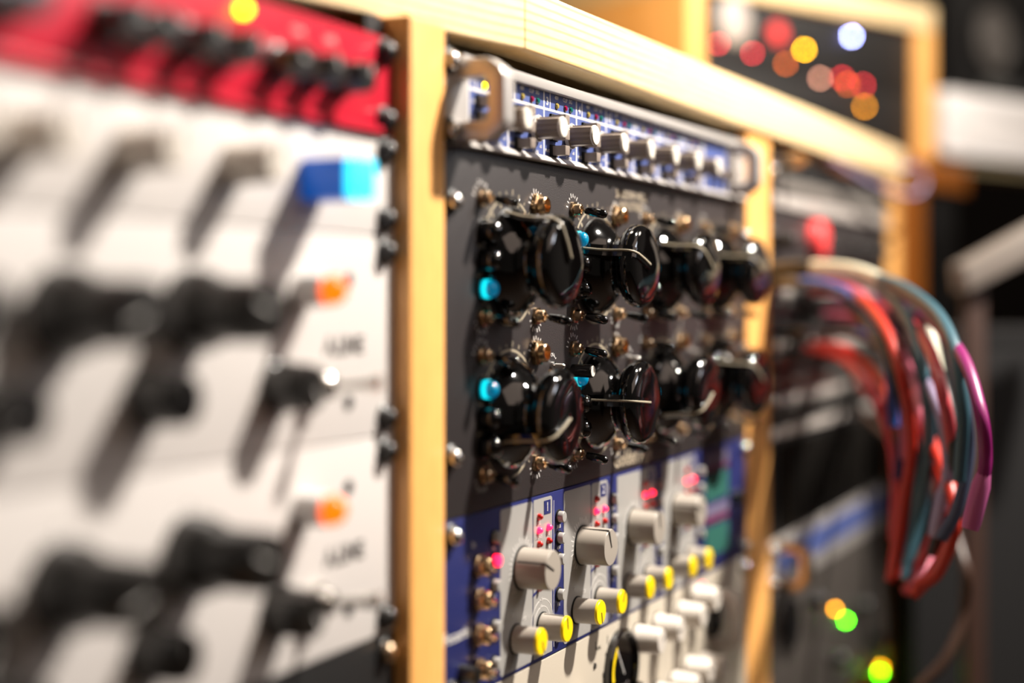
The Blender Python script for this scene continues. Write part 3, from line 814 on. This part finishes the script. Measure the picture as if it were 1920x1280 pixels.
# ------------------------------------------------------------------ BAY 3
T3, W3 = 546.0, 450.0
va = Thing('vented_unit', 'dark rack unit with a grey vent grille above a pale strip', 'rack unit', T3, TOP - U)
chassis(va, W3, U); rack_panel(va, W3, U, 'black_steel')
for q in range(40): va.add('vent_bar', box(-3.2, 3.2, 0, 1.5, -6, 6, 'grey_mesh', 0.3), T3 + 22 + 10.4 * q, 93.5)
va.add('pale_strip', box(8, W3 - 8, 0, 2.2, 1.0, 12.5, 'pale_strip', 0.5), label='pale label strip')
for q in range(24): letter(va, str(q + 1), T3 + 25 + 17.5 * q, 78.6, 4.0, 'print_dark', 2.3)
bow_handle(va, T3 + 36, 111.0, 11, 26, 10, 4, 'nickel')
for t_ in (T3 + 7, T3 + W3 - 7): screw(va, t_, 101); 
vb = Thing('monitor_controller', 'dark rack unit with one big red button above the patch cables', 'rack unit', T3, TOP - 2 * U)
chassis(vb, W3, U); rack_panel(vb, W3, U, 'black_paint')
tb, zb = P(1542, 445, 8)
vb.add('red_button', lathe([(0, 0), (17, 0), (17, 8), (15.5, 10.5), (11, 12), (0, 12.4)], 'red_button', 44), tb, 50, label='big red button')
k_ = vb.add('knob', bk, P(1487, 458, 14)[0], 46)
vb.sub('indicator_line', box(-0.4, 0.4, 15.6, 15.8, 1, 5.6, 'print_white'), k_)
for t_ in (T3 + 150, T3 + 260, T3 + 340): k_ = vb.add('knob', bk, t_, 46)
for t_ in (T3 + 7, T3 + W3 - 7): screw(vb, t_, 50, 'dark_screw_head')
sock = lathe([(5.2, 0), (5.2, 1.2), (3.4, 1.4), (3.2, -3.0), (0, -3.0)], 'chrome', 24)
for r_, lab in enumerate(('uppermost patch bay behind the coloured cables', 'middle patch bay behind the coloured cables', 'lowest patch bay behind the coloured cables')):
    zb_ = TOP - (3 + r_) * U
    pb = Thing('patch_bay', 'black ' + lab, 'patch bay', T3, zb_, group='patch bays behind the cables')
    chassis(pb, W3, U); rack_panel(pb, W3, U, 'black_steel')
    pb.add('label_strip', box(18, W3 - 18, 0, 0.6, 18.5, 25.5, 'pale_strip'), label='pale label strip')
    for q in range(24):
        for z_ in (34.5, 10.0): pb.add('jack_socket', sock, T3 + 25 + 17.4 * q, zb_ + z_, 0.2)
    for t_ in (T3 + 7, T3 + W3 - 7): screw(pb, t_, zb_ + 22)
amp = Thing('power_amplifier', 'black ribbed rack unit with a pale strip along its top edge', 'rack unit', T3, TOP - 7 * U)
chassis(amp, W3, 2 * U); rack_panel(amp, W3, 2 * U, 'black_steel')
amp.add('pale_strip', box(4, W3 - 40, 0, 2.0, 2 * U - 8.5, 2 * U - 0.5, 'pale_strip', 0.5), label='pale strip along the top edge')
for q in range(22): amp.add('cooling_rib', box(-2, 2, 0, 7, 6, 2 * U - 14, 'black_plastic', 0.4), T3 + 34 + 17.5 * q, TOP - 7 * U)
sil = Thing('converter_unit', 'silver rack unit with a blue band and a loop handle under the cables', 'rack unit', T3, TOP - 8 * U)
chassis(sil, W3, U); rack_panel(sil, W3, U, 'aluminium')
sil.add('blue_band', box(30, W3 - 8, 0, 0.5, 13, 35, 'blue_print'), label='blue printed band')
bow_handle(sil, T3 + 24, TOP - 7.5 * U, 38, 28, 10, 8, 'nickel')
for t_ in (T3 + 7, T3 + W3 - 7):
    for z_ in (-205, -230): screw(sil, t_, z_)
low = Thing('signal_processor', 'grey rack unit with green and amber lights at the foot of the bay', 'rack unit', T3, TOP - 11 * U)
chassis(low, W3, 3 * U); rack_panel(low, W3, 3 * U, 'low_grey')
low.add('dark_dial', lathe([(0, 0), (22, 0), (22, 3), (20, 6), (0, 6.5)], 'bakelite', 40), T3 + 52, -270)
far_led = lambda m: lathe([(1.9, 0), (1.9, 1.5), (1.2, 2.6), (0, 3)], m, 16, angle=60)
GL, AL = far_led('green_led_far'), far_led('amber_led_far')
for px, py, me_, lb in ((1592, 1163, GL, 'lit green light'), (1655, 1262, GL, 'lit green light'), (1657, 1252, AL, 'lit amber light'), (1572, 1142, AL, 'lit amber light')):
    t_, z_ = P(px, py, 4); 
    if t_ < T3 + W3: low.add('indicator_light', me_, t_, z_, label=lb)
for t_, z_ in ((900, -345), (T3 + 120, -262), (T3 + 200, -330), (T3 + 300, -300)):
    low.add('knob', bk, t_, z_)

# ------------------------------------------------------------------ patch cables: plug, loop out of the bay, hang down
def cable(label, m, pts, plug_m='soft_black', r=4.1, ends=(1, 0)):
    """pts: (px, py, o)"""
    W = []
    for px, py, o in pts:
        t, z = P(px, py, o); W.append(Vector((t, -o, z)) * MM)
    W = spline(W, 9)
    org = W[0].copy()
    root = Thing('patch_cable', label, 'cable', org.x / MM, org.z / MM, -org.y / MM, group='coloured patch cables looping from the patch bays')
    Wl = [p - org for p in W]
    link('cable_sheath', tube(Wl, r * MM, m, 10), root.root)
    d = (Wl[1] - Wl[0]).normalized()
    for e, (p, d_) in zip(ends, ((Wl[0], (Wl[1] - Wl[0]).normalized()), (Wl[-1], (Wl[-2] - Wl[-1]).normalized()))):
        if not e: continue
        link('plug', tube([p - d_ * 0.002, p + d_ * 0.002, p + d_ * 0.024, p + d_ * 0.034], [0.0050, 0.0056, 0.0056, 0.0036], plug_m, 16), root.root)
    return root


cable('bright red patch cable, the innermost long loop hanging straight down', 'cable_red',
      [(1500, 545, 6), (1590, 548, 70), (1650, 600, 112), (1690, 700, 135), (1708, 830, 140), (1694, 950, 134), (1676, 1080, 128)])
cable('red patch cable starting from the middle patch bay', 'cable_red',
      [(1500, 650, 6), (1580, 655, 60), (1640, 700, 95), (1680, 780, 118), (1694, 880, 126), (1684, 990, 124), (1670, 1090, 120)])
cable('coral patch cable lying just under the other middle-row cable', 'cable_coral',
      [(1485, 652, 6), (1560, 662, 55), (1620, 712, 90), (1664, 800, 110), (1680, 900, 118), (1676, 1010, 116)])
cable('pink patch cable beyond the teal ones, ending in lilac plugs', 'cable_coral',
      [(1560, 570, 6), (1680, 585, 110), (1735, 640, 150), (1768, 740, 170), (1784, 850, 172), (1768, 960, 160), (1724, 1060, 140), (1700, 1110, 130)])
cable('pink patch cable dropping between the red and the teal loops', 'cable_pink',
      [(1530, 590, 6), (1650, 610, 95), (1712, 720, 135), (1740, 830, 150), (1764, 930, 150), (1748, 1030, 146), (1716, 1100, 140)])
cable('teal patch cable hanging behind the brightest red loop', 'cable_teal',
      [(1520, 525, 6), (1620, 528, 80), (1690, 580, 125), (1730, 690, 150), (1742, 820, 152), (1728, 950, 146), (1700, 1060, 138)])
cable('pale teal patch cable crowning the bundle', 'cable_teal',
      [(1540, 512, 6), (1650, 522, 100), (1740, 570, 150), (1790, 650, 178), (1806, 760, 186), (1798, 900, 182)])
cable('slate grey patch cable near the outside of the bundle', 'cable_slate',
      [(1530, 520, 6), (1660, 540, 105), (1760, 600, 160), (1800, 720, 182), (1816, 840, 186), (1796, 950, 180), (1764, 1010, 170)])
cable('magenta patch cable, the outermost loop, with a bright pink plug', 'cable_magenta',
      [(1570, 560, 6), (1700, 575, 120), (1792, 650, 178), (1836, 760, 200), (1848, 860, 204), (1834, 930, 200), (1820, 985, 196)], 'cable_hotpink', ends=(1, 1))
cable('cream patch cable running level along the top of the bundle', 'cable_cream',
      [(1455, 500, 6), (1530, 497, 40), (1610, 506, 80), (1680, 540, 115), (1735, 600, 142), (1760, 700, 155)])
cable('grey patch cable under the cream one at the top', 'cable_grey',
      [(1460, 512, 6), (1540, 510, 45), (1620, 524, 85), (1680, 575, 115), (1724, 660, 138), (1744, 780, 148)])
cable('blue patch cable under the pale cables at the top left', 'cable_blue',
      [(1455, 528, 6), (1520, 530, 40), (1590, 552, 75), (1640, 610, 100), (1668, 700, 116), (1676, 800, 120)])
cable('navy patch cable crossing level in front of the middle patch bay', 'cable_navy',
      [(1465, 622, 6), (1540, 622, 45), (1620, 628, 85), (1668, 680, 112), (1690, 780, 124), (1686, 900, 124)])
cable('dark green patch cable looping low behind the red ones', 'cable_green',
      [(1540, 660, 6), (1610, 668, 70), (1660, 730, 105), (1690, 840, 122), (1700, 940, 126), (1712, 1060, 130)])
cable('lilac patch cable hanging beside the pink ones with a lilac plug', 'cable_lilac',
      [(1580, 590, 6), (1690, 620, 115), (1752, 740, 160), (1778, 860, 170), (1768, 940, 166), (1756, 1000, 162)], 'cable_lilac', ends=(1, 1))
cable('short red patch cable sagging into the knot at the bottom', 'cable_red',
      [(1600, 700, 6), (1700, 760, 120), (1770, 880, 165), (1790, 980, 176), (1760, 1070, 164), (1720, 1100, 150)])
cable('deep red patch cable bundled below the lilac plug', 'cable_red',
      [(1610, 720, 6), (1710, 800, 125), (1775, 920, 166), (1782, 1010, 172), (1740, 1085, 156), (1712, 1115, 146)])
cable('dark teal patch cable filling the gap behind the innermost red loop', 'cable_teal',
      [(1550, 600, 6), (1640, 640, 90), (1700, 740, 130), (1722, 860, 140), (1716, 980, 136), (1694, 1085, 130)])
cable('black patch cable between the two red loops', 'cable_black',
      [(1520, 566, 6), (1600, 580, 75), (1660, 660, 112), (1700, 780, 132), (1716, 900, 136), (1706, 1040, 132)])
cable('black patch cable hanging among the slate ones', 'cable_black',
      [(1570, 580, 6), (1680, 600, 112), (1750, 680, 155), (1786, 800, 174), (1782, 920, 170), (1748, 1040, 158)])
cable('pale pink patch cable lying over the navy one', 'cable_pink',
      [(1480, 520, 6), (1560, 528, 55), (1630, 566, 95), (1672, 640, 118), (1694, 740, 128), (1700, 860, 132)])
cable('pale loop of cable hooked round the end of the rail', 'cable_lilac',
      [(1560, 300, 8), (1620, 335, 18), (1680, 362, 26), (1722, 362, 30), (1734, 336, 32), (1716, 312, 30), (1690, 318, 28)], r=2.4, ends=(0, 0))
cable('dull brown cable bowing down to the frame edge', 'cable_brown',
      [(1600, 760, 6), (1740, 900, 110), (1806, 1050, 150), (1808, 1140, 150), (1776, 1230, 140), (1720, 1290, 120)], r=4.0)

# ------------------------------------------------------------------ wing of the desk beyond the bays
def wpoly(pts): return [(x, -y) for x, y in pts]


wing = Thing('side_desk', 'darker orange wooden side desk beyond the last bay', 'desk', 1070, FLOORZ)
A = Q(1706, 1760); B = Q(1880, 2060)
ax, ay = Vector((B[0] - A[0], B[1] - A[1])).normalized()
nx, ny = -ay, ax


def wp(u, v): return (A[0] + ax * u + nx * v - 1070, -(A[1] + ay * u + ny * v))


H = 166 - FLOORZ
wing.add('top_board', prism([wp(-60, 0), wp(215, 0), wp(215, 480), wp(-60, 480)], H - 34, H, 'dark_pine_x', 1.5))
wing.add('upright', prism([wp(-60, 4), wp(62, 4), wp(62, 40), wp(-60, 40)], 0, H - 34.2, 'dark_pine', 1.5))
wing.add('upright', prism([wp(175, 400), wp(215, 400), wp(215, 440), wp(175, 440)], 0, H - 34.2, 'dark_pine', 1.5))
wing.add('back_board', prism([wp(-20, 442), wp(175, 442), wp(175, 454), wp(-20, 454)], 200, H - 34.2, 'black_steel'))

# ------------------------------------------------------------------ wooden rack box on top of the desk
Ab = Q(1296, 1620); Bb = Q(1752, 1900)
bw = math.hypot(Bb[0] - Ab[0], Bb[1] - Ab[1]); rz = math.atan2(Bb[1] - Ab[1], Bb[0] - Ab[0])
ZBX = ZT + 0.6
bx = Thing('rack_box', 'small pine rack box standing on top of the desk', 'rack case', Ab[0], ZBX, rz=rz, y=Ab[1])


def bxa(name, me, **k): return link(name, me, bx.root, **k)


BH = 172.0
bxa('side_board', box(-4, 20, -330, 0, 0, BH - 0.3, 'pine_up', 1.5)); bxa('side_board', box(bw - 34, bw, -330, 0, 0, BH - 0.3, 'pine_up', 1.5))
bxa('top_board', box(-4, bw, -330, 0, BH, BH + 30, 'pine', 1.5)); bxa('bottom_board', box(20.3, bw - 34.3, -330, 0, 0, 12, 'pine', 1.5))
bxa('back_board', box(20.3, bw - 34.3, -326, -314, 12.2, BH - 0.4, 'black_steel'))
rec = Thing('light_panel_unit', 'black rack unit with a row of red and orange lights in the rack box', 'rack unit', 0, 0)
rec.root.location = (bx.root.location.x, bx.root.location.y, bx.root.location.z); rec.root.rotation_euler = (0, 0, rz)
pw0, pw1 = 21.0, bw - 35.0
link('faceplate', box(pw0, pw1, -14, -8, 13, 88, 'black_steel', 0.5), rec.root)
link('chassis', box(pw0 + 12, pw1 - 12, -250, -14.2, 15, 86, 'black_steel'), rec.root)
up = Thing('effects_processor', 'black rack unit with a white disc, top of the rack box', 'rack unit', 0, 0)
up.root.location = rec.root.location; up.root.rotation_euler = (0, 0, rz)
link('faceplate', box(pw0, pw1, -14, -8, 89, BH - 1, 'black_steel', 0.5), up.root)
link('chassis', box(pw0 + 12, pw1 - 12, -250, -14.2, 90, BH - 6, 'black_steel'), up.root)


def bxz(px, py):
    """point of the box's front plane seen along a sight line"""
    k = (px - 960) / FPX; d = Vector((FW.x + k * RT.x, FW.y + k * RT.y)); n = Vector((-math.sin(rz), math.cos(rz)))
    off = Vector((Ab[0] - CX, Ab[1] - CY)) + n * 8
    l = off.dot(n) / d.dot(n)
    p = Vector((CX, CY)) + d * l
    return (p - Vector(Ab)).dot(Vector((math.cos(rz), math.sin(rz)))), (557 - py) / FPX * l - ZBX


for px, py, m, nm in ((1346, 82, 'red_led_far', 'lit red light'), (1410, 100, 'red_led_far', 'lit red light'), (1472, 120, 'orange_led_far', 'lit orange light'), (1507, 93, 'yellow_led_far', 'lit yellow light'),
                      (1537, 147, 'pale_led_far', 'lit pale light'), (1596, 68, 'blue_led_far', 'lit blue-white light'), (1588, 158, 'orange_led_far', 'lit orange light'), (1617, 160, 'red_led_far', 'lit red light'),
                      (1620, 200, 'amber_led_far', 'lit amber light'), (1578, 146, 'red_led_far', 'lit red light')):
    u, v = bxz(px, py)
    u = min(max(u, pw0 + 8), pw1 - 8)
    th_ = rec.root if v < 88 else up.root
    link('indicator_light', far_led(m), th_, v3(u, -8, v), label=nm)
    if v < 88 and nm in ('lit red light', 'lit pale light'):
        link('knob', bk, th_, v3(u + 4, -8, v - 12))
u, v = bxz(1375, 12)
link('white_disc', lathe([(0, 0), (26, 0), (26, 3), (22, 6), (0, 6)], 'pale_strip', 40), up.root, v3(u, -8, min(v, BH - 28)), label='white round dial')
link('red_disc', lathe([(0, 0), (12, 0), (11, 5), (0, 5)], 'red_button', 30), up.root, v3(bxz(1455, 10)[0], -8, BH - 34), label='red round cap')

# ------------------------------------------------------------------ things at the far right
def far_thing(name, label, cat, px, Z, z0, rz_):
    x, y = Q(px, Z)
    th = Thing(name, label, cat, x, z0, rz=rz_, y=y)
    return th


sp = far_thing('studio_monitor', 'black loudspeaker with a grey cone at the upper right corner', 'speaker', 1790, 2300, 306, rz)
link('cabinet', box(0, 260, -280, 0, 0, 360, 'black_steel', 6), sp.root)
cn = link('woofer', lathe([(58, 0), (58, 4), (52, 5), (47, 1), (43, 0.5), (26, 3), (23, 8), (0, 14)], 'speaker_cone', 60), sp.root, v3(100, 0, 100))
link('cone_rim', ring_mesh(50, 62, 0, 6, 'black_plastic', seg=60), cn)
link('tweeter', lathe([(34, 0), (34, 4), (22, 1), (20, 3), (0, 10)], 'speaker_rim', 40), sp.root, v3(100, 0, 250))
link('badge', box(-34, 60, 0, 2, -9, 9, 'speaker_rim', 1), sp.root, v3(110, 0, 22))
st = far_thing('speaker_stand', 'black stand carrying the loudspeaker', 'stand', 1790, 2300, FLOORZ, rz)
link('top_plate', box(10, 250, -260, -20, 306 - FLOORZ - 14, 306 - FLOORZ - 0.5, 'black_steel', 1), st.root)
link('pole', box(100, 160, -180, -110, 24.2, 306 - FLOORZ - 14.2, 'black_steel', 3), st.root)
link('base_plate', box(-10, 270, -300, -20, 0, 24, 'black_steel', 2), st.root)

wd_ = far_thing('keyboard_module', 'white rounded desktop unit below the loudspeaker', 'console', 1768, 1930, 167.5, rz)
link('stand_foot', box(40, 290, -70, -15, 0, 14, 'cream_paint', 2), wd_.root)
link('casing', slab(rrect(0, 330, 14, 100, 14), -70, 0, 'white_key', 2), wd_.root)
link('button_strip', box(14, 316, 0, 1.2, 56, 60, 'pale_strip'), wd_.root)
for q in range(12): link('key', box(20 + q * 24, 40 + q * 24, 0, 3, 24, 48, 'white_key', 1), wd_.root)

RZC = TH - PI / 2
gs = far_thing('reading_stand', 'tilted grey board on a thin brown leg at the right edge', 'stand', 1808, 1400, 0, RZC)
link('tilted_board', slab([(0, 30), (150, 112), (150, 80), (4, 4)], -50, 0, 'grey_top', 1.5), gs.root)
link('leg', box(6, 24, -30, -12, FLOORZ, 14, 'brown_leg', 1), gs.root)
link('foot', box(-90, 120, -130, 90, FLOORZ, FLOORZ + 12, 'black_steel', 2), gs.root)
fc_ = far_thing('dark_block', 'added black block that keeps the area beyond the cables dark', 'case', 1714, 1560, FLOORZ, RZC)  # block added to blacken the space in front of the side desk
link('body', box(0, 420, -90, 0, 0, -50 - FLOORZ, 'velvet_black', 3), fc_.root)
link('lid', box(0, 420, -90, 0, -49.5 - FLOORZ, -32 - FLOORZ, 'velvet_black', 3), fc_.root)
link('latch', box(180, 215, 0, 4, -66 - FLOORZ, -40 - FLOORZ, 'black_steel', 1), fc_.root)
